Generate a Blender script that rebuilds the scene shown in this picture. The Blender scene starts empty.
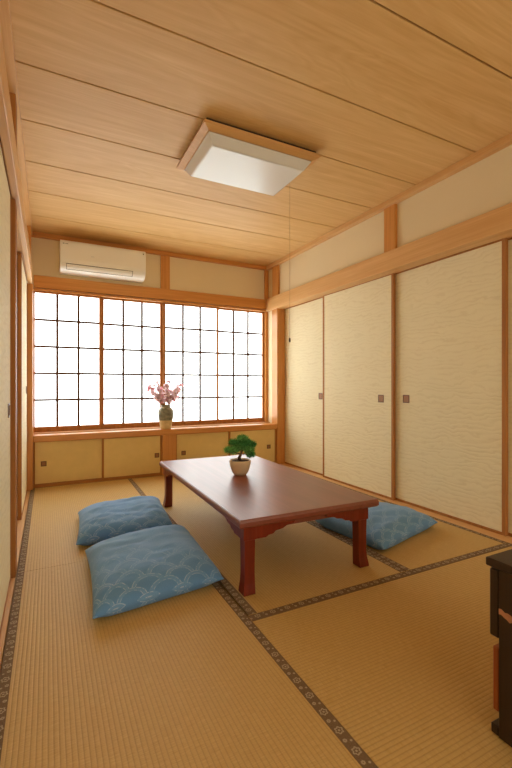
import bpy, bmesh, math, random
from mathutils import Vector, Matrix, noise
random.seed(7)
scene = bpy.context.scene
COL = scene.collection

# ------------------------------------------------------------------ camera
cam_d = bpy.data.cameras.new('camera')
cam = bpy.data.objects.new('camera', cam_d)
COL.objects.link(cam)
cam.location = (0, 0, 1.0)
cam.rotation_euler = (math.pi / 2, 0, -0.46953)
cam_d.sensor_fit = 'HORIZONTAL'
cam_d.sensor_width = 36.0
cam_d.lens = 409.957 / 512 * 36.0
cam_d.shift_y = 1.0 / 512
cam_d.clip_start = 0.02
scene.camera = cam

# ------------------------------------------------------------------ colours
def lin(h):
    if isinstance(h, str):
        h = [int(h[i:i + 2], 16) for i in (0, 2, 4)]
    r = []
    for c in h:
        c = c / 255.0
        r.append(c / 12.92 if c <= 0.04045 else ((c + 0.055) / 1.055) ** 2.4)
    return (r[0], r[1], r[2], 1.0)


# ------------------------------------------------------------------ node helpers
class NT:
    def __init__(self, name):
        self.m = bpy.data.materials.new(name)
        self.m.use_nodes = True
        self.t = self.m.node_tree
        self.n = self.t.nodes
        self.bsdf = self.n['Principled BSDF']
        self.out = self.n['Material Output']

    def new(self, t, **kw):
        n = self.n.new(t)
        for k, v in kw.items():
            setattr(n, k, v)
        return n

    def link(self, a, b):
        self.t.links.new(a, b)

    def setin(self, sock, v):
        if hasattr(v, 'is_output') or isinstance(v, bpy.types.NodeSocket):
            self.link(v, sock)
        else:
            sock.default_value = v

    def math(self, op, a, b=0.0, c=0.0, clamp=False):
        n = self.new('ShaderNodeMath', operation=op)
        n.use_clamp = clamp
        for i, v in enumerate((a, b, c)):
            self.setin(n.inputs[i], v)
        return n.outputs[0]

    def coord(self, kind='Object', scale=(1, 1, 1), loc=(0, 0, 0)):
        tc = self.new('ShaderNodeTexCoord')
        mp = self.new('ShaderNodeMapping')
        mp.inputs['Scale'].default_value = scale
        mp.inputs['Location'].default_value = loc
        self.link(tc.outputs[kind], mp.inputs['Vector'])
        return mp.outputs[0]

    def sep(self, kind='Object'):
        tc = self.new('ShaderNodeTexCoord')
        s = self.new('ShaderNodeSeparateXYZ')
        self.link(tc.outputs[kind], s.inputs[0])
        return s.outputs

    def noise(self, vec, scale=5, detail=3, rough=.5, dist=0.0):
        n = self.new('ShaderNodeTexNoise')
        n.inputs['Scale'].default_value = scale
        n.inputs['Detail'].default_value = detail
        n.inputs['Roughness'].default_value = rough
        n.inputs['Distortion'].default_value = dist
        self.link(vec, n.inputs['Vector'])
        return n.outputs['Fac']

    def ramp(self, fac, stops):
        r = self.new('ShaderNodeValToRGB')
        el = r.color_ramp.elements
        while len(el) < len(stops):
            el.new(0.5)
        for e, (p, c) in zip(el, stops):
            e.position = p
            e.color = c
        self.link(fac, r.inputs['Fac'])
        return r.outputs['Color']

    def mix(self, fac, a, b, mode='MIX'):
        n = self.new('ShaderNodeMix', data_type='RGBA', blend_type=mode)
        self.setin(n.inputs['Factor'], fac)
        self.setin(n.inputs[6], a)
        self.setin(n.inputs[7], b)
        return n.outputs[2]

    def bump(self, h, strength=.3, dist=.002):
        b = self.new('ShaderNodeBump')
        b.inputs['Strength'].default_value = strength
        b.inputs['Distance'].default_value = dist
        self.link(h, b.inputs['Height'])
        self.link(b.outputs[0], self.bsdf.inputs['Normal'])

    def base(self, c, rough=.5, spec=.5, metal=0.0):
        self.setin(self.bsdf.inputs['Base Color'], c)
        self.setin(self.bsdf.inputs['Roughness'], rough)
        self.bsdf.inputs['Specular IOR Level'].default_value = spec
        self.bsdf.inputs['Metallic'].default_value = metal
        return self.m


def plain(name, c, rough=.5, spec=.5, metal=0.0, var=0.0, vs=14):
    t = NT(name)
    col = lin(c)
    if var:
        f = t.noise(t.coord(), vs, 4)
        d = [x * (1 - var) for x in col[:3]] + [1]
        u = [min(1, x * (1 + var)) for x in col[:3]] + [1]
        col = t.ramp(f, [(.3, d), (.7, u)])
    return t.base(col, rough, spec, metal)


def wood(name, light, dark, axis='X', fine=1.0, rough=.45, spec=.4, figure=False, bump=.08):
    """straight-grained timber; grain runs along the given axis"""
    t = NT(name)
    i = 'XYZ'.index(axis)
    s = [26.0 * fine] * 3
    s[i] = 0.9
    v = t.coord('Object', s)
    a = t.noise(v, 1.0, 5, .62, .25)
    s2 = [110.0 * fine] * 3
    s2[i] = 2.5
    b = t.noise(t.coord('Object', s2), 1.0, 2)
    f = t.math('ADD', t.math('MULTIPLY', a, .68), t.math('MULTIPLY', b, .32))
    if figure:
        s3 = [3.4, 3.4, 3.4]
        s3[i] = .42
        g = t.noise(t.coord('Object', s3), 1.0, 3, .55, .9)
        band = t.math('FRACT', t.math('MULTIPLY', g, 13.0))
        band = t.math('ABSOLUTE', t.math('SUBTRACT', band, .5))
        f = t.math('ADD', t.math('MULTIPLY', f, .8), t.math('MULTIPLY', band, .22))
        tone = t.noise(t.coord('Object', (.5, 2.2, 1)), 1.0, 2)
        f = t.math('ADD', f, t.math('MULTIPLY', t.math('SUBTRACT', tone, .5), .3))
    c = t.ramp(f, [(.28, lin(dark)), (.5, [(p + q) / 2 for p, q in zip(lin(dark), lin(light))]), (.68, lin(light))])
    if bump:
        t.bump(f, bump, .001)
    return t.base(c, rough, spec)


# light cypress used around the fusuma, and the more orange timber by the window
W = {}
for ax in 'XYZ':
    W['cy' + ax] = wood('cypress_' + ax, 'E2B67C', 'CC9858', ax)
    W['or' + ax] = wood('orange_timber_' + ax, 'D99A52', 'BC7A36', ax, rough=.38)
    W['br' + ax] = wood('brown_stile_' + ax, 'B97F45', '9A6230', ax, rough=.6, spec=.2)
M = {}
M['ceiling'] = wood('ceiling_board', 'E6C186', 'D0A465', 'X', .8, rough=.5, spec=.3, figure=True)
M['groove'] = plain('groove_dark', '3A2414', .9)
M['table'] = wood('lacquered_table', '8C4632', '72351F', 'Y', .7, rough=.36, spec=.85, bump=0)
M['table_dark'] = wood('lacquered_table_leg', '8A331B', '62200F', 'Z', .7, rough=.28, spec=.5)
M['chest'] = wood('dark_chest', '3E2C20', '2A1D15', 'Z', 1.2, rough=.35, spec=.4)
M['chest_red'] = wood('red_brown_drawer', 'A85A2C', '80421E', 'Z', 1.0, rough=.4)
M['white_plastic'] = plain('white_plastic', 'EFEDE6', .3, .5)
M['dark_gap'] = plain('dark_gap', '6E675C', .8)
M['grey_mark'] = plain('grey_mark', '8C8478', .6)
M['handle'] = plain('bronze_handle', '8A5B33', .45, .5, .3)
M['handle_in'] = plain('bronze_handle_recess', '9C6C42', .5, .5, .2)
M['iron'] = plain('dark_iron', '6E4A2C', .5, .5, .2)
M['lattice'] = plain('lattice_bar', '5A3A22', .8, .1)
M['cord'] = plain('cord_string', 'B08A5C', .8)
M['knob'] = plain('cord_knob_dark', '4A4038', .5)
M['soil'] = plain('soil', '4C3526', .95, .2, var=.4)
M['bark'] = plain('bark', '5D4936', .9, .2, var=.35)
M['needle'] = plain('pine_needle', '78B868', .75, .25, var=.6, vs=70)
M['needle2'] = plain('pine_needle_dark', '559A55', .75, .25, var=.6, vs=70)
M['pot'] = plain('cream_pot', 'DCC3A2', .5, .4, var=.05)
M['twig'] = plain('twig', '6B4A38', .85, .2)


def petal(name, c):
    t = NT(name)
    n = t.noise(t.coord(), 60, 2)
    col = lin(c)
    cc = t.ramp(n, [(.3, [x * .85 for x in col[:3]] + [1]), (.7, col)])
    t.base(cc, .7, .2)
    tr = t.new('ShaderNodeBsdfTranslucent')
    t.link(cc, tr.inputs['Color'])
    mx = t.new('ShaderNodeMixShader')
    mx.inputs[0].default_value = .6
    t.link(t.bsdf.outputs[0], mx.inputs[1])
    t.link(tr.outputs[0], mx.inputs[2])
    t.link(mx.outputs[0], t.out.inputs['Surface'])
    return t.m


M['petal'] = petal('petal_pink', 'FFF0F2')
M['petal2'] = petal('petal_deep_pink', 'FBD4DC')
M['patch'] = plain('bare_wood_patch', 'C08A6C', .7, .2, var=.35)


def plaster(name, c):
    t = NT(name)
    f = t.noise(t.coord(), 90, 3)
    g = t.noise(t.coord(), 2.2, 3)
    col = lin(c)
    d = [x * .95 for x in col[:3]] + [1]
    t.bump(f, .15, .001)
    return t.base(t.mix(g, d, col), .9, .2)


M['plaster'] = plaster('plaster_wall', 'E6D5AF')


def fusuma_paper(name, c, axis):
    """paper with embossed drifting wave lines; axis = horizontal direction of the door"""
    t = NT(name)
    s = [1, 1, 1]
    s['XY'.index(axis)] = 4.5
    s[2] = 9.0
    a = t.noise(t.coord('Object', s), 1.0, 3, .55, .4)
    z = t.sep('Object')[2]
    ph = t.math('ADD', t.math('MULTIPLY', z, 2 * math.pi / .036), t.math('MULTIPLY', a, 26.0))
    s2 = [1, 1, 1]
    s2['XY'.index(axis)] = 9.0
    s2[2] = 16.0
    amp = t.noise(t.coord('Object', s2, (3, 5, 1)), 1.0, 2)
    line = t.math('MULTIPLY', t.math('ADD', t.math('SINE', ph), 1.0), .5)
    line = t.math('POWER', line, 1.6)
    line = t.math('SUBTRACT', 1.0, t.math('MULTIPLY', line, t.math('MULTIPLY', amp, 1.3)), clamp=True)
    fine = t.noise(t.coord('Object', (60, 60, 60)), 1.0, 2)
    col = lin(c)
    d = [col[0] * .92, col[1] * .90, col[2] * .85, 1]
    cc = t.ramp(line, [(.1, d), (.75, col), (1.0, col)])
    h = t.math('ADD', line, t.math('MULTIPLY', fine, .3))
    t.bump(h, .3, .004)
    return t.base(cc, .75, .3)


M['paperY'] = fusuma_paper('fusuma_paper_long_wall', 'ECE1BC', 'Y')
M['paperX'] = plain('cupboard_paper', 'DEC280', .8, .25, var=.03)


def tatami(name, axis):
    """rush weave: ribs run along the given axis"""
    t = NT(name)
    o = t.sep('Object')
    across = o[1] if axis == 'X' else o[0]
    along = o[0] if axis == 'X' else o[1]
    p = 0.0145
    wob = t.math('MULTIPLY', t.math('SUBTRACT', t.noise(t.coord('Object', (3, 3, 3)), 1, 2), .5), .004)
    ph = t.math('FRACT', t.math('DIVIDE', t.math('ADD', across, wob), p))
    tri = t.math('MULTIPLY', t.math('ABSOLUTE', t.math('SUBTRACT', ph, .5)), 2.0)     # 1 at the seam between ribs
    seam = t.math('POWER', tri, 5.0)
    s = (200, 28, 1) if axis == 'Y' else (28, 200, 1)
    s = (28, 420, 1) if axis == 'Y' else (420, 28, 1)
    straw = t.noise(t.coord('Object', s), 1.0, 3, .6)
    big = t.noise(t.coord('Object', (2.2, 2.2, 1)), 1.0, 3)
    base = t.ramp(straw, [(.25, lin('BC9A58')), (.55, lin('D0B070')), (.8, lin('DFC488'))])
    base = t.mix(t.math('MULTIPLY', big, .35), base, lin('C79E60'))
    col = t.mix(t.math('MULTIPLY', seam, .42), base, lin('93703C'))
    h = t.math('ADD', t.math('SUBTRACT', 1.0, t.math('POWER', tri, 2.5)), t.math('MULTIPLY', straw, .25))
    t.bump(h, .36, .0025)
    return t.base(col, .6, .3)


M['tatamiX'] = tatami('tatami_weave_x', 'X')
M['tatamiY'] = tatami('tatami_weave_y', 'Y')


def border_cloth():
    """brown ribbon with pale flower rings; u along the ribbon in metres, v across"""
    t = NT('tatami_border_cloth')
    uv = t.sep('UV')

    def motif(pitch, off, vc, R, w):
        u = t.math('SUBTRACT', t.math('FRACT', t.math('DIVIDE', t.math('ADD', uv[0], off), pitch)), .5)
        u = t.math('MULTIPLY', u, pitch)
        v = t.math('SUBTRACT', uv[1], vc)
        d = t.math('SQRT', t.math('ADD', t.math('MULTIPLY', u, u), t.math('MULTIPLY', v, v)))
        a = t.math('ARCTAN2', v, u)
        d = t.math('ADD', d, t.math('MULTIPLY', t.math('SINE', t.math('MULTIPLY', a, 6.0)), R * .16))
        return t.math('LESS_THAN', t.math('ABSOLUTE', t.math('SUBTRACT', d, R)), w)
    m = t.math('MAXIMUM', motif(.075, 0, .018, .0105, .0022), motif(.075, 0, .018, .0, .0036))
    m = t.math('MAXIMUM', m, motif(.075, .035, .025, .004, .0022))
    m = t.math('MAXIMUM', m, motif(.075, .042, .009, .002, .0018))
    n = t.noise(t.coord('UV', (320, 320, 1)), 1, 2)
    base = t.ramp(n, [(.3, lin('6A543E')), (.7, lin('8A735A'))])
    col = t.mix(t.math('MULTIPLY', m, t.math('ADD', .3, t.math('MULTIPLY', n, .6))), base, lin('CDBF9F'))
    return t.base(col, .85, .2)


M['border'] = border_cloth()


def cushion_cloth():
    """blue cotton with white scale rings that fade out over one corner"""
    t = NT('blue_scale_cloth')
    uv = t.sep('UV')
    u, v = uv[0], uv[1]
    R, h = .064, .046
    k0 = t.math('CEIL', t.math('DIVIDE', t.math('SUBTRACT', v, R), h))
    best = None
    for j in range(3, -1, -1):
        k = t.math('ADD', k0, float(j))
        par = t.math('MULTIPLY', t.math('FRACT', t.math('MULTIPLY', k, .5)), 2.0 * R)
        uu = t.math('SUBTRACT', t.math('FRACT', t.math('DIVIDE', t.math('SUBTRACT', u, par), 2 * R)), .5)
        uu = t.math('MULTIPLY', uu, 2 * R)
        vv = t.math('SUBTRACT', v, t.math('MULTIPLY', k, h))
        d = t.math('SQRT', t.math('ADD', t.math('MULTIPLY', uu, uu), t.math('MULTIPLY', vv, vv)))
        if best is None:
            best = d
        else:
            inside = t.math('LESS_THAN', d, R)
            best = t.math('ADD', t.math('MULTIPLY', d, inside),
                          t.math('MULTIPLY', best, t.math('SUBTRACT', 1.0, inside)))
    l1 = t.math('LESS_THAN', t.math('ABSOLUTE', t.math('SUBTRACT', best, R * .95)), .0011)
    l2 = t.math('LESS_THAN', t.math('ABSOLUTE', t.math('SUBTRACT', best, R * .74)), .0009)
    ln = t.math('MAXIMUM', l1, l2)
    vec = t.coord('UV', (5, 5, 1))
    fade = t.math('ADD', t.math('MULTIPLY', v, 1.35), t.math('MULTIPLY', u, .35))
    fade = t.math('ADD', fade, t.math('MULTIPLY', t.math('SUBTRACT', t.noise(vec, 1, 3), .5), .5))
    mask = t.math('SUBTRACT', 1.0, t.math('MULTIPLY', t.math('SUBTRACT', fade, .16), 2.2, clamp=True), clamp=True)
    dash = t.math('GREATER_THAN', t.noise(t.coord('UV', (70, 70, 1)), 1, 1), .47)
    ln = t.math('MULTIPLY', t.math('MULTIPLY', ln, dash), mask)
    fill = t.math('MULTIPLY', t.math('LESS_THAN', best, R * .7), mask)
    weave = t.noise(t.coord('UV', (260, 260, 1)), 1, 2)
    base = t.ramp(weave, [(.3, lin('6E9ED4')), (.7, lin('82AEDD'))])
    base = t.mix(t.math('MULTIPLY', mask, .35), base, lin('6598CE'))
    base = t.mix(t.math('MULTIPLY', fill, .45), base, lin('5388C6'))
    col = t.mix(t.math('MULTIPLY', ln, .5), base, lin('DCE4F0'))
    t.bump(weave, .2, .001)
    t.bsdf.inputs['Sheen Weight'].default_value = .15
    return t.base(col, .85, .2)


M['cushion'] = cushion_cloth()


def vase_glaze():
    t = NT('two_tone_stoneware')
    o = t.sep('Object')
    n = t.noise(t.coord('Object', (30, 30, 30)), 1, 4)
    z = t.math('ADD', o[2], t.math('MULTIPLY', t.math('SUBTRACT', n, .5), .008))
    top = t.ramp(n, [(.3, lin('6C6A58')), (.55, lin('8B8A74')), (.75, lin('A8A287'))])
    low = t.ramp(n, [(.3, lin('C9AE7C')), (.7, lin('DCC393'))])
    up = t.math('GREATER_THAN', z, .098)
    rough = t.math('SUBTRACT', .7, t.math('MULTIPLY', up, .35))
    return t.base(t.mix(up, low, top), rough, .4)


M['vase'] = vase_glaze()

PANE_EMIT = 1.9


def shoji_pane():
    t = NT('backlit_shoji_pane')
    n = t.noise(t.coord('Object', (2, 1, 2)), 1, 3)
    e = t.new('ShaderNodeEmission')
    e.inputs['Color'].default_value = (.90, .965, 1.0, 1)
    e.inputs['Strength'].default_value = PANE_EMIT
    tr = t.new('ShaderNodeBsdfTranslucent')
    tr.inputs['Color'].default_value = (.85, .88, .9, 1)
    df = t.new('ShaderNodeBsdfDiffuse')
    df.inputs['Color'].default_value = (.6, .6, .6, 1)
    mx = t.new('ShaderNodeMixShader')
    mx.inputs[0].default_value = .4
    t.link(tr.outputs[0], mx.inputs[1])
    t.link(df.outputs[0], mx.inputs[2])
    ad = t.new('ShaderNodeAddShader')
    t.link(mx.outputs[0], ad.inputs[0])
    t.link(e.outputs[0], ad.inputs[1])
    t.link(ad.outputs[0], t.out.inputs['Surface'])
    return t.m


M['pane'] = shoji_pane()


def diffuser():
    t = NT('milky_acrylic')
    t.bsdf.inputs['Transmission Weight'].default_value = 0.0
    t.bsdf.inputs['Subsurface Weight'].default_value = 0.0
    return t.base(lin('E0E1DF'), .22, .5)


M['diffuser'] = diffuser()

# ------------------------------------------------------------------ geometry helpers
class MB:
    def __init__(self):
        self.bm = bmesh.new()
        self.uv = None

    def box(self, x0, x1, y0, y1, z0, z1, bev=.0015):
        bm = self.bm
        vs = [bm.verts.new((x, y, z)) for x in (x0, x1) for y in (y0, y1) for z in (z0, z1)]
        fs = []
        for q in ((0, 1, 3, 2), (4, 6, 7, 5), (0, 4, 5, 1), (2, 3, 7, 6), (0, 2, 6, 4), (1, 5, 7, 3)):
            fs.append(bm.faces.new([vs[i] for i in q]))
        if bev > 0:
            es = list({e for f in fs for e in f.edges})
            b = min(bev, .3 * min(abs(x1 - x0), abs(y1 - y0), abs(z1 - z0)))
            bmesh.ops.bevel(bm, geom=es, offset=b, segments=1, affect='EDGES', profile=.5)
        return self

    def hexa(self, bottom, top):
        """prism from a bottom loop and a top loop of equal length"""
        bm = self.bm
        a = [bm.verts.new(p) for p in bottom]
        b = [bm.verts.new(p) for p in top]
        n = len(a)
        bm.faces.new(list(reversed(a)))
        bm.faces.new(b)
        for i in range(n):
            bm.faces.new((a[i], a[(i + 1) % n], b[(i + 1) % n], b[i]))
        return self

    def loft(self, loops, cap0=True, cap1=True):
        bm = self.bm
        L = [[bm.verts.new(p) for p in l] for l in loops]
        n = len(L[0])
        for a, b in zip(L, L[1:]):
            for i in range(n):
                bm.faces.new((a[i], a[(i + 1) % n], b[(i + 1) % n], b[i]))
        if cap0:
            bm.faces.new(list(reversed(L[0])))
        if cap1:
            bm.faces.new(L[-1])
        return self

    def lathe(self, prof, c=(0, 0, 0), n=28, cap0=True, cap1=True, wob=None):
        loops = []
        for r, z in prof:
            l = []
            for i in range(n):
                a = 2 * math.pi * i / n
                k = wob(a, z) if wob else 1
                l.append((c[0] + r * k * math.cos(a), c[1] + r * k * math.sin(a), c[2] + z))
            loops.append(l)
        return self.loft(loops, cap0, cap1)

    def tube(self, pts, radii, n=6):
        pts = [Vector(p) for p in pts]
        if not hasattr(radii, '__len__'):
            radii = [radii] * len(pts)
        loops = []
        up = Vector((0.31, 0.22, 0.92))
        for i, p in enumerate(pts):
            d = (pts[min(i + 1, len(pts) - 1)] - pts[max(i - 1, 0)]).normalized()
            s = d.cross(up)
            if s.length < 1e-4:
                s = d.cross(Vector((1, 0, 0)))
            s.normalize()
            q = d.cross(s).normalized()
            loops.append([p + radii[i] * (math.cos(2 * math.pi * k / n) * s + math.sin(2 * math.pi * k / n) * q) for k in range(n)])
        return self.loft(loops)

    def build(self, name, mat, parent=None, smooth=False, fix=True):
        if fix:
            bmesh.ops.recalc_face_normals(self.bm, faces=self.bm.faces)
        me = bpy.data.meshes.new(name)
        self.bm.to_mesh(me)
        self.bm.free()
        me.materials.append(mat)
        if smooth:
            for p in me.polygons:
                p.use_smooth = True
        o = bpy.data.objects.new(name, me)
        COL.objects.link(o)
        if parent is not None:
            o.parent = parent
        return o


def box(name, mat, x0, x1, y0, y1, z0, z1, parent=None, bev=.0015):
    return MB().box(x0, x1, y0, y1, z0, z1, bev).build(name, mat, parent)


def struct(o):
    o['kind'] = 'structure'
    return o


def empty(name, loc=(0, 0, 0), rz=0.0):
    e = bpy.data.objects.new(name, None)
    e.location = loc
    e.rotation_euler = (0, 0, rz)
    e.empty_display_size = .05
    COL.objects.link(e)
    return e


def tag(o, label, cat, group=None):
    o['label'] = label
    o['category'] = cat
    if group:
        o['group'] = group
    return o


# ------------------------------------------------------------------ room shell
Y_END = -1.7            # the room runs on behind the camera
YB = 4.78               # upper back wall, above the window
struct(box('floor', M['groove'], -.40, 2.95, Y_END, 5.0, -.16, -.052, bev=0))

# ceiling: boards with dark shadow gaps, grain along X
cb = MB()
ys = [1.273, 1.785, 2.285, 2.765, 3.265, 3.755, 4.285]
allY = [Y_END, -1.25, -.75, -.25, .25, .76] + ys + [YB + .1]
for a, b in zip(allY, allY[1:]):
    cb.box(-.20, 2.63, a + .005, b - .005, 2.56, 2.575, .0015)
ceil = struct(cb.build('ceiling', M['ceiling']))
box('board_gap', M['groove'], -.20, 2.63, Y_END, YB + .1, 2.576, 2.62, ceil, 0)

# walls (solid shells behind the panels, plaster above the beams)
struct(box('wall_left', M['plaster'], -.36, -.18, Y_END, 4.95, 1.99, 2.62, bev=0))
struct(box('wall_right', M['plaster'], 2.603, 2.86, Y_END, 4.95, 1.99, 2.62, bev=0))
struct(box('wall_back', M['plaster'], -.18, 2.603, YB, 4.95, 1.99, 2.62, bev=0))
rw = MB()  # unseen rear wall, its wide opening added to let fill light in
rw.box(-.36, .15, Y_END - .12, Y_END, -.05, 2.62, 0)
rw.box(2.35, 2.86, Y_END - .12, Y_END, -.05, 2.62, 0)
rw.box(.15, 2.35, Y_END - .12, Y_END, 2.05, 2.62, 0)
struct(rw.build('wall_rear', M['plaster']))
# closet interior backs, so that nothing shows through the door gaps
struct(box('wall_closet', M['plaster'], 2.80, 2.86, Y_END, 4.95, -.05, 1.99, bev=0))
struct(box('wall_passage', M['plaster'], -.36, -.30, Y_END, 4.95, -.05, 1.99, bev=0))
struct(box('wall_jamb', M['plaster'], 2.60, 2.80, 4.64, 4.95, -.05, 1.99, bev=0))

TR = [0]


def trim(mat, *b, bev=.003, parent=None):
    TR[0] += 1
    return struct(box('trim_%d' % TR[0], mat, *b, bev=bev, parent=parent))


# ceiling cornice
trim(W['cyY'], -.19, -.140, Y_END, 4.735, 2.514, 2.56)
trim(W['cyY'], 2.552, 2.62, Y_END, 4.735, 2.514, 2.56)
trim(W['orX'], -.18, 2.603, 4.735, 4.80, 2.514, 2.56)
# nageshi beams
trim(W['cyY'], -.166, -.133, Y_END, 4.44, 1.967, 2.128)
trim(W['cyY'], 2.555, 2.68, Y_END, 4.745, 1.967, 2.128)
trim(W['orX'], -.13, 2.555, 4.745, 4.84, 1.998, 2.1225)
# kamoi head tracks
trim(W['cyY'], -.30, -.1665, Y_END, 4.44, 1.984, 1.990, bev=0)
trim(W['cyY'], 2.60, 2.80, Y_END, 4.638, 1.974, 1.990)
trim(W['orX'], -.13, 2.60, 4.753, 4.86, 1.970, 1.990)
# shikii floor tracks
trim(W['cyY'], -.30, -.150, Y_END, 4.44, -.05, -.001)
trim(W['cyY'], 2.603, 2.80, Y_END, 4.638, -.05, -.001)
# pillars
trim(W['orZ'], -.29, -.130, 4.45, 4.60, -.05, 1.966)          # corner post by the window
trim(W['orZ'], -.29, -.147, 4.45, 4.60, 2.129, 2.513)
trim(W['orZ'], -.19, -.166, 4.735, 4.779, 2.124, 2.513)
trim(W['brZ'], -.29, -.150, 2.462, 2.575, 0, 1.966)        # post in the passage wall
trim(W['brZ'], -.29, -.150, 2.462, 2.575, 2.129, 2.513)
trim(W['orZ'], 2.582, 2.695, 4.495, 4.638, 0, 1.973)         # corner post by the closet
trim(W['orZ'], 2.578, 2.65, 4.47, 4.62, 2.129, 2.513)
trim(W['orZ'], 2.578, 2.65, 2.52, 2.65, 2.129, 2.513)
trim(W['orZ'], 2.545, 2.60, 4.755, 4.779, 2.124, 2.513)
trim(W['orZ'], 1.172, 1.279, 4.758, 4.779, 2.124, 2.513)      # stud over the window
trim(W['orZ'], 2.563, 2.603, 4.772, 4.86, .509, 1.969)        # window frame posts
trim(W['orZ'], -.19, -.147, 4.772, 4.86, .509, 1.969)
# window ledge on top of the low cabinet
trim(W['orX'], -.13, 2.581, 4.496, 4.86, .445, .508, bev=.005)
trim(W['brX'], -.13, 2.562, 4.64, 4.768, .5082, .516)      # darker strip added as shoji track to dim the bright ledge top
struct(box('wall_lower', M['plaster'], -.18, 2.60, 4.86, 4.95, -.05, 1.99, bev=0))

# ------------------------------------------------------------------ shoji window panels
pan = [(-.12, .500, 4.800), (.552, 1.178, 4.812), (1.231, 1.881, 4.800), (1.915, 2.539, 4.812)]
edges = [(-.145, .530), (.524, 1.208), (1.204, 1.903), (1.893, 2.562)]
for i, ((a, b, yp), (l, r)) in enumerate(zip(pan, edges)):
    w = struct(empty('window_%d' % (i + 1), ((l + r) / 2, yp, .509)))
    inv = Matrix.Translation(-w.location)
    fr = MB()
    yf, yk = yp - .012 - (.010 if i % 2 == 0 else 0), yp + .014 - (.006 if i % 2 == 0 else 0)
    if i % 2 == 0:
        yf, yk = yp - .024, yp + .006
    else:
        yf, yk = yp - .004, yp + .026
    yc = yk - .004
    fr.box(l, a, yf, yk, .5095, 1.969, .002)
    fr.box(b, r, yf, yk, .5095, 1.969, .002)
    fr.box(a, b, yf, yk, .5095, .567, .002)
    fr.box(a, b, yf, yk, 1.952, 1.969, .002)
    o = fr.build('frame', W['brZ'], w)
    o.matrix_parent_inverse = inv
    g = MB()
    for k in (1, 2):
        x = a + (b - a) * k / 3
        g.box(x - .0118, x + .0118, yc - .011, yc - .001, .566, 1.953, 0)
    for k in range(1, 5):
        z = .567 + (1.954 - .567) * k / 5
        g.box(a - .001, b + .001, yc - .012, yc - .0015, z - .0108, z + .0108, 0)
    o = g.build('lattice', M['lattice'], w)
    o.matrix_parent_inverse = inv
    p = MB()
    p.box(a - .002, b + .002, yc, yc + .002, .565, 1.956, 0)
    o = p.build('pane', M['pane'], w)
    o.matrix_parent_inverse = inv

# ------------------------------------------------------------------ sliding fusuma doors
DN = [0]


def handle(parent, axis, face, out, c, z, s=.034):
    """square pull; plane at 'face', pointing 'out' (+1/-1)"""
    t = .004 * out
    m, q = MB(), MB()

    def bx(mb, a0, a1, z0, z1, d0, d1):
        d0, d1 = sorted((face + d0, face + d1))
        if axis == 'Y':
            mb.box(d0, d1, a0, a1, z0, z1, .0006)
        else:
            mb.box(a0, a1, d0, d1, z0, z1, .0006)
    r = .008
    bx(m, c - s, c + s, z - s, z - s + r, 0, t)
    bx(m, c - s, c + s, z + s - r, z + s, 0, t)
    bx(m, c - s, c - s + r, z - s + r, z + s - r, 0, t)
    bx(m, c + s - r, c + s, z - s + r, z + s - r, 0, t)
    h = m.build('handle', M['iron'], parent)
    bx(q, c - s + r, c + s - r, z - s + r, z + s - r, 0, t * .25)
    q.build('handle_recess', M['handle_in'], h)
    return h


def fusuma(axis, face, out, a, b, z0, z1, hpos, hz, stile=.02, th=.024, rail=.02, smat='brZ', structure=True, name=None,
           parent=None, paper=None, hs=.034):
    def bx(mb, a0, a1, za, zb, d0, d1, bev=.001):
        d0, d1 = sorted((face + d0, face + d1))
        if axis == 'Y':
            mb.box(d0, d1, a0, a1, za, zb, bev)
        else:
            mb.box(a0, a1, d0, d1, za, zb, bev)
    if parent is None:
        DN[0] += 1
        root = struct(empty('door_%d' % DN[0], (0, 0, 0)))
    else:
        root = empty(name)
        root.parent = parent
    p = MB()
    bx(p, a + stile, b - stile, z0 + rail, z1 - rail * .6, 0, -th * out * .8, 0)
    pn = p.build('panel', paper or M['paperY'], root)
    f = MB()
    e = .003 * out
    bx(f, a, a + stile, z0, z1, e, -th * out)
    bx(f, b - stile, b, z0, z1, e, -th * out)
    bx(f, a + stile, b - stile, z0, z0 + rail, e, -th * out)
    bx(f, a + stile, b - stile, z1 - rail * .6, z1, e, -th * out)
    f.build('frame', W[smat], root)
    if hpos is not None:
        handle(root, axis, face, out, hpos, hz, hs)
    return root


# closet side: planes a little apart, as the doors overlap
fusuma('Y', 2.700, -1, 3.600, 4.530, 0, 1.973, 3.735, .876)
fusuma('Y', 2.668, -1, 2.625, 3.650, 0, 1.973, 2.775, .878, stile=.026)
fusuma('Y', 2.700, -1, 1.668, 2.690, 0, 1.973, 2.515, .882, stile=.028)
fusuma('Y', 2.730, -1, .70, 1.702, 0, 1.973, .85, .88)
fusuma('Y', 2.700, -1, -.30, .70, 0, 1.973, .60, .88)
fusuma('Y', 2.730, -1, -1.30, -.30, 0, 1.973, -.42, .88)
# passage side
fusuma('Y', -.172, 1, 1.45, 2.458, 0, 1.983, 2.33, .876)
fusuma('Y', -.205, 1, 2.577, 3.58, 0, 1.983, None, .88)
fusuma('Y', -.178, 1, 3.500, 4.446, 0, 1.983, 4.28, .955, stile=.03)
fusuma('Y', -.205, 1, .45, 1.45, 0, 1.983, .58, .88)
fusuma('Y', -.172, 1, -.60, .45, 0, 1.983, .34, .88)
fusuma('Y', -.205, 1, -1.65, -.60, 0, 1.983, None, .88)

# ------------------------------------------------------------------ low cabinet under the window
cab = empty('low_cabinet', (1.23, 4.6, 0))
tag(cab, 'long built-in low cupboard with four cream sliding doors under the window ledge', 'cabinet')
ci = Matrix.Translation(-cab.location)


def cabpart(o):
    o.matrix_parent_inverse = ci
    return o


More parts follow.
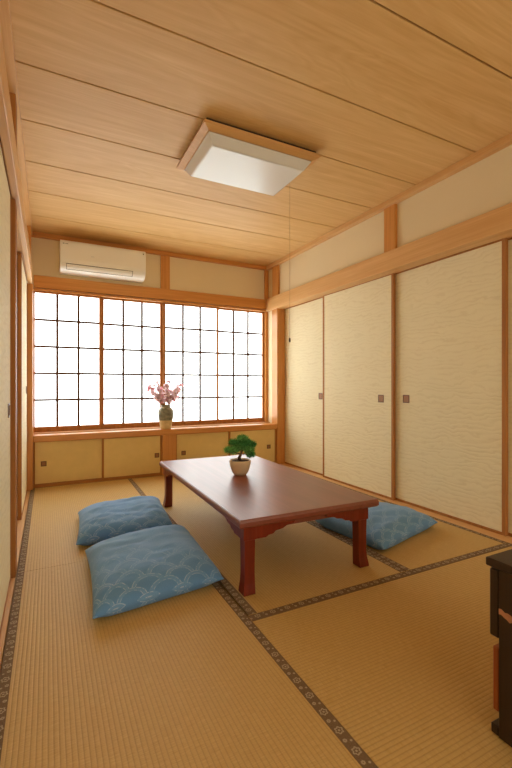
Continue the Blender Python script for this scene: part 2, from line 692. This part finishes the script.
cabpart(box('base_rail', W['brX'], -.128, 2.580, 4.517, 4.58, 0.0, .024, cab))
cabpart(box('body', W['brX'], -.128, 2.580, 4.59, 4.84, 0.0, .4435, cab, 0))
cabpart(box('post', W['orZ'], 1.126, 1.284, 4.502, 4.585, .0, .444, cab, .003))
for nm, face, a, b, h in (('door', 4.532, -.127, .520, -.038), ('door', 4.514, .500, 1.124, 1.070),
                          ('door', 4.532, 1.286, 1.955, 1.377), ('door', 4.514, 1.930, 2.578, 2.472)):
    z0 = .025
    d = fusuma('X', face + .006, -1, a, b, z0, .4435, h, .226, stile=.014 if face > 4.52 else .02, th=.016, rail=.008,
               name='door', parent=cab, paper=M['paperX'], hs=.025)
    d.matrix_parent_inverse = ci

# ------------------------------------------------------------------ tatami mats
def mat(quad, axis, borders, label, z0=-.0515):
    """quad: corners (x0,y0),(x1,y0),(x1,y1),(x0,y1); borders: sides with cloth"""
    (ax, ay), (bx_, by), (cx, cy), (dx, dy) = quad
    t = .0012
    root = empty('tatami_mat', ((ax + cx) / 2, (ay + cy) / 2, z0))
    tag(root, label, 'tatami mat')
    inv = Matrix.Translation(-root.location)
    m = MB()
    q = [(ax + t, ay + t), (bx_ - t, by + t), (cx - t, cy - t), (dx + t, dy - t)]
    m.hexa([(x, y, z0) for x, y in q], [(x, y, 0) for x, y in q])
    o = m.build('rush_surface', M['tatami' + axis], root)
    o.matrix_parent_inverse = inv
    sides = {'w': (q[0], q[3], 1, 0), 'e': (q[1], q[2], -1, 0), 's': (q[0], q[1], 0, 1), 'n': (q[3], q[2], 0, -1)}
    for s, wd in borders.items():
        p0, p1, ix, iy = sides[s]
        bm = bmesh.new()
        uvl = bm.loops.layers.uv.new('UVMap')
        L = (Vector(p1) - Vector(p0)).length
        n = 2
        zt = .0016
        ring = []
        loc = []
        for (p, uu) in ((p0, 0.0), (p1, L)):
            for (k, hgt, vv) in ((0, -.01, -.004), (0, zt, 0.0), (1, zt, wd), (1, -.001, wd + .002)):
                ring.append(bm.verts.new((p[0] + ix * wd * k, p[1] + iy * wd * k, hgt)))
                loc.append((uu, vv))
        for k in range(3):
            ids = (k, k + 1, 4 + k + 1, 4 + k)
            f = bm.faces.new([ring[i] for i in ids])
            for lp, i in zip(f.loops, ids):
                lp[uvl].uv = loc[i]
        bmesh.ops.recalc_face_normals(bm, faces=bm.faces)
        if sum((f.normal.z for f in bm.faces)) < 0:
            bmesh.ops.reverse_faces(bm, faces=bm.faces)
        me = bpy.data.meshes.new('cloth_border')
        bm.to_mesh(me)
        bm.free()
        me.materials.append(M['border'])
        o = bpy.data.objects.new('cloth_border', me)
        COL.objects.link(o)
        o.parent = root
        o.matrix_parent_inverse = inv


XL, XS, XM, XR = -.148, .770, 1.715, 2.601
YN = 4.514
mat([(XL, -1.2), (XS, -1.2), (XS, .61), (XL, .61)], 'Y', {'w': .034, 'e': .036},
    'tatami mat along the paper doors, in front of the one with the paired cushions')
mat([(XL, .61), (XS, .61), (XS, 2.52), (XL, 2.52)], 'Y', {'w': .034, 'e': .036},
    'long tatami mat along the paper doors that the nearer paired cushion mostly lies on')
mat([(XL, 2.52), (.7755, 2.52), (.797, YN), (XL, YN)], 'Y', {'w': .034, 'e': .038},
    'tatami mat by the window below the air conditioner, under the farther paired cushion')
mat([(XS, .615), (XR, .615), (XR, 1.598), (XS, 1.598)], 'X', {'n': .044, 's': .034},
    'wide tatami mat with crosswise ribs beside the dark chest')
mat([(.7745, 1.60), (XM, 1.60), (XM, 3.53), (.7895, 3.53)], 'Y', {'w': .042, 'e': .034},
    'tatami mat that the low table stands on')
mat([(XM, 1.60), (XR, 1.60), (XR, 3.53), (XM, 3.53)], 'Y', {'w': .034, 'e': .034},
    'tatami mat under the single cushion beside the closet doors')
mat([(.7895, 3.53), (XM, 3.53), (XM, YN), (.799, YN)], 'Y', {'e': .034},
    'short tatami mat behind the table, before the cupboard post')
mat([(XM, 3.53), (XR, 3.53), (XR, YN), (XM, YN)], 'Y', {'w': .034, 'e': .034},
    'short tatami mat in the far corner, mostly hidden by the table top')
mat([(XS, -.31), (XR, -.31), (XR, .613), (XS, .613)], 'X', {'n': .044, 's': .044},
    'tatami mat under the dark chest')

# ------------------------------------------------------------------ low table
H = .365
tb = empty('low_table', (1.23, 2.558, .002), math.radians(-1.0))
tag(tb, 'long low reddish-brown lacquered wooden table in the middle of the tatami room', 'table')
hx, hy = .413, .825


def rect(x, y, z):
    return [(-x, -y, z), (x, -y, z), (x, y, z), (-x, y, z)]


m = MB()
m.loft([rect(hx - .012, hy - .012, H - .044), rect(hx + .001, hy + .001, H - .040), rect(hx + .008, hy + .008, H - .032),
        rect(hx + .008, hy + .008, H - .014), rect(hx + .004, hy + .004, H - .004), rect(hx, hy, H), ])
top = m.build('tabletop', M['table'], tb)
# apron under the top
m = MB()
for s in (-1, 1):
    m.box(-hx + .06, hx - .06, s * (hy - .045) - .011, s * (hy - .045) + .011, H - .072, H - .0445)
    m.box(s * (hx - .045) - .011, s * (hx - .045) + .011, -hy + .06, hy - .06, H - .072, H - .0445)
m.build('apron', M['table'], tb)
for sx in (-1, 1):
    for sy in (-1, 1):
        ox, oy = (.364 if sx > 0 else -.394), sy * .817           # outer corner of the foot
        def sec(z, d, w):
            # d = inset of the outer faces, w = thickness
            x1, y1 = ox - sx * d, oy - sy * d
            x0, y0 = x1 - sx * w, y1 - sy * w
            q = [(x0, y0, z), (x1, y0, z), (x1, y1, z), (x0, y1, z)]
            return q
        m = MB()
        m.loft([sec(0, .001, .060), sec(.004, 0, .062), sec(.02, .002, .060), sec(.05, .008, .055), sec(.09, .011, .052),
                sec(.15, .011, .052), sec(H - .083, .009, .056)])
        m.build('leg', M['table_dark'], tb)
        # stepped corner bracket: block + scrolled arms along both sides
        m = MB()
        e = .002
        m.box(min(ox - sx * e, ox - sx * .068), max(ox - sx * e, ox - sx * .068), min(oy - sy * e, oy - sy * .068),
              max(oy - sy * e, oy - sy * .068), H - .106, H - .0445, .002)
        prof = [(.05, H - .0445), (.285, H - .0445), (.275, H - .058), (.235, H - .064), (.215, H - .074), (.175, H - .080),
                (.160, H - .092), (.135, H - .095), (.120, H - .104), (.05, H - .104)]
        th = .022
        y1, y0 = oy - sy * .003, oy - sy * (.003 + th)
        m.hexa([(ox - sx * u, y1, z) for u, z in prof], [(ox - sx * u, y0, z) for u, z in prof])
        x1, x0 = ox - sx * .003, ox - sx * (.003 + th)
        m.hexa([(x1, oy - sy * u, z) for u, z in prof], [(x0, oy - sy * u, z) for u, z in prof])
        m.build('corner_bracket', M['table_dark'], tb)

# ------------------------------------------------------------------ floor cushions
def cushion(corners, hgt, label, seed, fold=0.0, ez=.05):
    """corners: near-left, near-right, far-right, far-left on the floor"""
    c = Vector((sum(p[0] for p in corners) / 4, sum(p[1] for p in corners) / 4, 0))
    P = [Vector((p[0], p[1], 0)) - c for p in corners]
    N = 44
    bm = bmesh.new()
    uvl = bm.loops.layers.uv.new('UVMap')
    top, bot = [], []

    def pos(u, v):
        a = P[0].lerp(P[1], u)
        b = P[3].lerp(P[2], u)
        return a.lerp(b, v)
    for j in range(N + 1):
        rt, rb = [], []
        for i in range(N + 1):
            s, t = i / N * 2 - 1, j / N * 2 - 1
            s = math.copysign(1 - (1 - abs(s)) ** 1.35, s)
            t = math.copysign(1 - (1 - abs(t)) ** 1.35, t)
            # sides bow inwards a little, corners stay out
            bow = .045
            u = .5 + .5 * s * (1 - bow * (1 - t * t))
            v = .5 + .5 * t * (1 - bow * (1 - s * s))
            p = pos(u, v)
            prof = max(0.0, (1 - abs(s) ** 4.0)) ** .5 * max(0.0, (1 - abs(t) ** 3.6)) ** .62
            q = Vector((p.x * 6 + seed, p.y * 6, seed * .7))
            wr = noise.noise(q) * .017 + noise.noise(Vector((p.x * 5 + p.y * 9 + seed, p.y * 22 - p.x * 6, seed))) * .012
            wr += noise.noise(q * 3.2) * .004
            edge = ez * (1 - .3 * max(0, abs(s * t)) ** 3)
            z1 = edge + (hgt - edge) * prof + wr * prof ** .6
            z0 = max(.0008, edge * (1 - min(1, prof * 2.4)))
            rt.append(bm.verts.new((p.x, p.y, max(z1, z0 + .0001))))
            on_edge = i in (0, N) or j in (0, N)
            rb.append(rt[-1] if on_edge else bm.verts.new((p.x, p.y, z0)))
        top.append(rt)
        bot.append(rb)
    S = .62

    def face(vs, uvs):
        try:
            f = bm.faces.new(vs)
        except ValueError:
            return
        f.smooth = True
        for lp, q in zip(f.loops, uvs):
            lp[uvl].uv = q
    for j in range(N):
        for i in range(N):
            ids = ((i, j), (i + 1, j), (i + 1, j + 1), (i, j + 1))
            uvs = [(a / N * S, b / N * S) for a, b in ids]
            face([top[b][a] for a, b in ids], uvs)
            vs = [bot[b][a] for a, b in reversed(ids)]
            if len(set(vs)) == 4:
                face(vs, list(reversed(uvs)))
    me = bpy.data.meshes.new('floor_cushion')
    bm.to_mesh(me)
    bm.free()
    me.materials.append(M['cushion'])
    o = bpy.data.objects.new('floor_cushion', me)
    o.location = c + Vector((0, 0, .002))
    COL.objects.link(o)
    tag(o, label, 'cushion', 'blue floor cushions around the low table')
    return o


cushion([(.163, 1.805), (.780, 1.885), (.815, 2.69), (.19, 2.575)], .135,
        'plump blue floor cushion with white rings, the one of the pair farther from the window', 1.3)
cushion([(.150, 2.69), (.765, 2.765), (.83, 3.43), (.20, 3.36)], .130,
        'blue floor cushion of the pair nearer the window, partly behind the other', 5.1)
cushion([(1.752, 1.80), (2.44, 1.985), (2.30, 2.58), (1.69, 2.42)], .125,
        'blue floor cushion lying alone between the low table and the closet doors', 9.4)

# ------------------------------------------------------------------ air conditioner
ac = empty('air_conditioner', (.533, 4.78, 2.14))
tag(ac, 'white wall-mounted air conditioner above the shoji window', 'air conditioner')
x0, x1 = -.425, .425
prof = [(0, .022), (0, .33), (-.19, .33), (-.21, .322), (-.218, .30), (-.220, .135), (-.215, .095), (-.201, .064), (-.178, .042), (-.145, .028), (-.10, .022)]
m = MB()
m.hexa([(x0, y - .001, z) for y, z in prof], [(x1, y - .001, z) for y, z in prof])
b = m.build('body', M['white_plastic'], ac)
bv = b.modifiers.new('bevel', 'BEVEL')
bv.width = .006
bv.segments = 2
bv.limit_method = 'ANGLE'


def strip(xa, xb, ya, za, yb, zb, t0, t1, mb):
    d = Vector((0, yb - ya, zb - za)).normalized()
    n = Vector((0, d.z, -d.y))
    if n.y > 0:
        n = -n
    A, B = Vector((0, ya, za)), Vector((0, yb, zb))
    lo = [A + n * t0, A + n * t1, B + n * t1, B + n * t0]
    mb.hexa([(xa, q.y, q.z) for q in lo], [(xb, q.y, q.z) for q in lo])


# louver flap, with its dark seam
m = MB()
strip(-.362, .282, -.2145, .088, -.2035, .0645, -.002, .0035, m)
strip(-.362, .282, -.2035, .0645, -.184, .0455, -.002, .0035, m)
m.build('louver', M['white_plastic'], ac)
m = MB()
strip(-.368, .288, -.2175, .0935, -.2155, .0885, -.002, .0030, m)
strip(-.368, .288, -.1845, .0455, -.1800, .0410, -.002, .0030, m)
for xa in (-.3675, .2835):
    strip(xa, xa + .004, -.2155, .091, -.2035, .0645, -.002, .0030, m)
    strip(xa, xa + .004, -.2035, .0645, -.182, .043, -.002, .0030, m)
m.build('louver_seam', M['dark_gap'], ac)
m = MB()
m.box(-.400, -.385, -.2225, -.2205, .285, .293, 0)
m.box(-.378, -.350, -.2225, -.2205, .286, .291, 0)
m.build('marking', M['grey_mark'], ac)
m = MB()
m.box(.393, .404, -.2225, -.2205, .283, .297, 0)
m.build('sensor_mark', M['dark_gap'], ac)
m = MB()
m.box(-.135, -.105, -.2225, -.2205, .185, .193, 0)
m.build('emblem', M['diffuser'], ac)

# ------------------------------------------------------------------ ceiling light
cl = empty('ceiling_light', (1.21, 2.525, 2.56))
tag(cl, 'rectangular ceiling light with a wooden frame and white tray-shaped shade', 'ceiling light')


def R4(x, y, z):
    return [(-x, -y, z), (x, -y, z), (x, y, z), (-x, y, z)]


m = MB()
m.loft([R4(.385, .265, -.026), R4(.385, .265, -.001)])
m.build('mounting_plate', M['groove'], cl)  # dark colour paints the shadow gap between frame and ceiling
m = MB()
m.loft([R4(.335, .218, -.028), R4(.405, .288, -.027), R4(.408, .290, -.044), R4(.372, .252, -.060), R4(.340, .222, -.060)], False, False)
bm = m.bm
fm = m.build('frame', W['cyX'], cl)
m = MB()
m.loft([R4(.362, .242, -.0615), R4(.366, .246, -.066), R4(.358, .238, -.074), R4(.330, .210, -.114), R4(.322, .203, -.119)], False, True)
sh = m.build('shade', M['diffuser'], cl)
bv = sh.modifiers.new('bevel', 'BEVEL')
bv.width = .006
bv.segments = 3
bv.limit_method = 'ANGLE'
bv.angle_limit = .2
sx, sy = 1.546 - 1.21, 2.513 - 2.525
m = MB()
m.tube([(sx, sy, -.062), (sx + .001, sy, -.6), (sx, sy, -1.226)], .0011, 6)
pc = m.build('pull_cord', M['cord'], cl)
m = MB()
m.lathe([(.002, 0), (.006, -.004), (.0065, -.025), (.004, -.030), (.001, -.031)], (sx, sy, -1.222), 10)
m.build('cord_knob', M['knob'], pc, True)

# ------------------------------------------------------------------ vase and blossom branches
VX, VY, VZ = 1.178, 4.558, .509
vs = MB()
vs.lathe([(.040, 0), (.050, .002), (.058, .03), (.066, .075), (.072, .105), (.078, .14), (.079, .185), (.074, .215), (.058, .235),
          (.046, .243), (.047, .262), (.052, .268), (.046, .268), (.041, .258), (.040, .243), (.05, .22), (.05, .12)], (0, 0, 0), 32, True, True)
v = vs.build('flower_vase', M['vase'], None, True)
v.location = (VX, VY, VZ)
v.scale = (1.1, 1.0, 1.0)
tag(v, 'stoneware vase with grey-green upper glaze and sandy foot on the window ledge', 'vase')


def blossom_mesh(mat, seed):
    rnd = random.Random(seed)
    m = MB()
    for k in range(5):
        a = 2 * math.pi * k / 5 + rnd.uniform(-.2, .2)
        d = Vector((math.cos(a), math.sin(a), 0))
        s = Vector((-math.sin(a), math.cos(a), 0))
        L, wd = rnd.uniform(.013, .017), .0085
        up = Vector((0, 0, 1))
        pts = [d * .001, d * L * .45 + s * wd * .8 + up * .003, d * L * .9 + s * wd * .6 + up * .006, d * L * .85 + up * .0055,
               d * L * .9 - s * wd * .6 + up * .006, d * L * .45 - s * wd * .8 + up * .003]
        bot = [p - up * .0012 for p in pts]
        m.hexa(bot, pts)
    m.lathe([(.0005, .0), (.003, .002), (.003, .005), (.0005, .007)], (0, 0, 0), 6)
    bmesh.ops.recalc_face_normals(m.bm, faces=m.bm.faces)
    me = bpy.data.meshes.new('blossom')
    m.bm.to_mesh(me)
    m.bm.free()
    me.materials.append(mat)
    return me


BL = [blossom_mesh(M['petal'], 1), blossom_mesh(M['petal'], 2), blossom_mesh(M['petal2'], 3)]
rb = random.Random(21)
# branch tips relative to the vase mouth (x, y, z), tuned to the spray in the window
tips = [(-.175, .01, .235), (-.115, -.03, .275), (-.06, .02, .22), (.00, -.04, .29), (.055, .02, .20), (.10, -.04, .205), (.165, .0, .255),
        (.13, .03, .12), (-.12, -.02, .13), (.02, -.05, .14)]
spray = empty('blossom_spray', (VX, VY, VZ + .245))
tag(spray, 'bunch of pale pink blossom twigs standing in the stoneware vase on the window ledge', 'flowers')
for bi, tp in enumerate(tips):
    shift = Vector((tp[0] * .1, tp[1] * .1, 0))
    base = Vector((tp[0] * .05, tp[1] * .05, -.02))
    tip = Vector((tp[0] * 1.0, tp[1], tp[2] * .93))
    mid = base.lerp(tip, .55) + Vector((-tp[0] * .12, rb.uniform(-.01, .01), .035))
    pts = []
    for k in range(9):
        t = k / 8
        p = base.lerp(mid, t).lerp(mid.lerp(tip, t), t)
        p += Vector((rb.uniform(-1, 1), rb.uniform(-1, 1), rb.uniform(-1, 1))) * .004 * (1 if 0 < k < 8 else 0)
        pts.append(p)
    m = MB()
    m.tube(pts, [.0026 - .0016 * k / 8 for k in range(9)], 5)
    root = m.build('branch', M['twig'], spray)
    root.location = shift
    nb = 20
    for k in range(nb):
        t = .32 + .68 * (k + rb.random() * .6) / nb
        i = min(7, int(t * 8))
        p = pts[i].lerp(pts[i + 1], t * 8 - i) if i < 8 else pts[8]
        o = bpy.data.objects.new('blossom', BL[rb.choice((0, 0, 1, 1, 2))])
        off = Vector((rb.uniform(-1, 1), rb.uniform(-1, .7), rb.uniform(-.8, 1))) * .024
        o.location = p + off
        o.rotation_euler = (rb.uniform(.4, 1.9), rb.uniform(-.5, .5), rb.uniform(-1, 1))
        s = rb.uniform(1.2, 1.75)
        o.scale = (s, s, s)
        COL.objects.link(o)
        o.parent = root

# ------------------------------------------------------------------ bonsai
bx0, by0 = 1.209, 2.63
bo = empty('bonsai', (bx0, by0, H + .003))
bo.scale = (1.08, 1.08, 1.0)
tag(bo, 'small green bonsai pine in a cream tapered pot on the low table', 'bonsai')
m = MB()
m.lathe([(.034, 0), (.040, .002), (.052, .02), (.063, .05), (.069, .08), (.071, .100), (.069, .105), (.064, .103), (.060, .092), (.03, .088)],
        (0, 0, 0), 28, True, True)
m.build('pot', M['pot'], bo, True)
m = MB()
m.lathe([(.0585, .088), (.056, .098), (.04, .101), (.02, .104), (.003, .105)], (0, 0, 0), 20, True, True,
        wob=lambda a, z: 1 - .02 * abs(math.sin(a * 5 + z * 90)))
m.build('soil', M['soil'], bo, True)
m = MB()
tr = [(-.004, 0, .095), (-.006, 0, .12), (.004, -.004, .145), (.012, .0, .17), (.006, .004, .20), (.012, 0, .235), (.018, 0, .27)]
m.tube(tr, [.015, .011, .009, .008, .007, .0055, .003], 8)
m.tube([tr[2], (-.03, -.01, .155), (-.065, -.01, .175)], [.006, .004, .002], 6)
m.tube([tr[3], (.04, .0, .175), (.075, .0, .20)], [.006, .004, .002], 6)
m.tube([tr[2], (.03, -.015, .145), (.058, -.02, .135)], [.005, .0035, .002], 6)
m.tube([tr[4], (-.02, .01, .22), (-.04, .01, .235)], [.005, .0035, .002], 6)
m.tube([tr[1], (-.012, .012, .10), (-.02, .018, .094)], [.006, .005, .003], 6)
m.build('trunk', M['bark'], bo, True)
pads = [((-.078, -.01, .182), (.042, .034, .021)), ((-.038, .005, .226), (.044, .038, .024)), ((.016, 0, .255), (.040, .036, .022)),
        ((.080, .0, .206), (.036, .034, .026)), ((.056, -.012, .172), (.046, .036, .026)), ((.066, -.02, .140), (.028, .026, .018)),
        ((-.018, -.012, .196), (.042, .032, .022)), ((.046, .012, .226), (.042, .034, .024)), ((-.034, .020, .166), (.034, .03, .018)),
        ((.012, -.02, .222), (.036, .030, .022))]
rn = random.Random(4)
for pi_, (c, r) in enumerate(pads):
    m = MB()
    C = Vector(c)
    r = (r[0] * 1.0, r[1] * 1.0, r[2] * 1.0)
    # dense core
    bmc = bmesh.ops.create_icosphere(m.bm, subdivisions=2, radius=1.0)
    for vtx in bmc['verts']:
        k = 1 + .22 * noise.noise(vtx.co * 2.5 + Vector((pi_ * 3.1, 0, 0)))
        vtx.co = C + Vector((vtx.co.x * r[0] * .6 * k, vtx.co.y * r[1] * .6 * k, vtx.co.z * r[2] * .6 * k))
    for k in range(430):
        d = Vector((rn.gauss(0, 1), rn.gauss(0, 1), rn.gauss(0, 1))).normalized()
        p = C + Vector((d.x * r[0] * .66, d.y * r[1] * .66, d.z * r[2] * .66))
        dd = (d + Vector((rn.uniform(-.6, .6), rn.uniform(-.6, .6), rn.uniform(-.2, .8)))).normalized()
        L = rn.uniform(.014, .026)
        s = dd.cross(Vector((rn.uniform(-1, 1), rn.uniform(-1, 1), rn.uniform(-1, 1)))).normalized() * .0016
        q = dd.cross(s).normalized() * .0016
        a = [m.bm.verts.new(p + s), m.bm.verts.new(p - s * .5 + q), m.bm.verts.new(p - s * .5 - q)]
        tipv = m.bm.verts.new(p + dd * L)
        for i in range(3):
            m.bm.faces.new((a[i], a[(i + 1) % 3], tipv))
    m.build('foliage_pad', M['needle'] if pi_ % 2 == 0 else M['needle2'], bo)

# ------------------------------------------------------------------ dark chest of drawers
ch = empty('chest_of_drawers', (1.40, .55, .002))
tag(ch, 'small dark brown wooden chest of drawers with one red-brown drawer at the edge', 'chest of drawers')
ci2 = Matrix.Translation((-1.40, -.55, 0))


def cp(o):
    o.matrix_parent_inverse = ci2
    return o


CX0, CX1, CY0, CY1 = 1.137, 1.75, .33, .724
m = MB()
m.box(CX0, CX0 + .022, CY0, CY1, .0, .476)
m.box(CX1 - .022, CX1, CY0, CY1, .0, .476)
m.box(CX0 + .022, CX1 - .022, CY0, CY0 + .01, .0, .476)
m.box(CX0 + .022, CX1 - .022, CY0 + .01, CY1 - .002, .03, .05)
m.box(CX0 + .022, CX1 - .022, CY0 + .01, CY1 - .002, .256, .268)
cp(m.build('body', M['chest'], ch))
cp(box('top', M['chest'], CX0 - .006, CX1 + .006, CY0 - .004, .760, .477, .501, ch, .003))
cp(box('plinth', M['chest'], CX0 + .001, CX1 - .001, .7245, .748, .0, .028, ch, .003))
d1 = cp(box('drawer', M['chest'], CX0 + .003, CX1 - .003, .7255, .754, .276, .470, ch, .004))
d2 = cp(box('drawer', M['chest_red'], CX0 + .004, CX1 - .004, .7255, .745, .066, .250, ch, .004))
d2['label'] = 'red-brown lower drawer front'
for d, z, yy in ((d1, .37, .754), (d2, .16, .745)):
    m = MB()
    m.tube([(1.38, yy, z), (1.38, yy + .018, z - .004), (1.50, yy + .018, z - .004), (1.50, yy, z)], .004, 8)
    o = m.build('handle', M['iron'], d, True)
    o.matrix_parent_inverse = Matrix.Identity(4)
m = MB()
pp = [(.7235, .366), (.716, .368), (.706, .362), (.698, .364), (.688, .362), (.680, .355), (.684, .345), (.692, .340), (.700, .345), (.709, .348), (.716, .352), (.7235, .350)]
m.hexa([(CX0 - .0009, y, z) for y, z in pp], [(CX0 - .0002, y, z) for y, z in pp])
o = cp(m.build('chipped_patch', M['patch'], ch))
o['label'] = 'pale chipped veneer patch'

# ------------------------------------------------------------------ light: daylight through the window and fill by an opening added behind the camera
w = bpy.data.worlds.new('World')
scene.world = w
w.use_nodes = True
bg = w.node_tree.nodes['Background']
bg.inputs['Color'].default_value = (1.0, .92, .74, 1)
bg.inputs['Strength'].default_value = 2.15

pl = bpy.data.lights.new('rear_fill_portal', 'AREA')
pl.shape = 'RECTANGLE'
pl.size = 2.2
pl.size_y = 2.1
pl.cycles.is_portal = True
po = bpy.data.objects.new('rear_fill_portal', pl)
po.location = (1.25, Y_END - .06, 1.0)
po.rotation_euler = (math.pi / 2, 0, 0)
COL.objects.link(po)

sk = bpy.data.lights.new('daylight_outside', 'AREA')
sk.shape = 'RECTANGLE'
sk.size = 1.6
sk.size_y = .9
sk.energy = 42
sk.color = (1, .98, .95)
so = bpy.data.objects.new('daylight_outside', sk)
so.location = (1.5, 5.9, 2.3)
so.rotation_euler = (math.radians(-60), 0, 0)
COL.objects.link(so)

scene.view_settings.view_transform = 'Standard'
scene.view_settings.look = 'None'
scene.view_settings.exposure = 0.42
scene.view_settings.gamma = 1.0
scene.view_settings.use_curve_mapping = False
scene.cycles.max_bounces = 10
scene.cycles.diffuse_bounces = 6
scene.cycles.sample_clamp_indirect = 6.0
scene.cycles.use_denoising = True
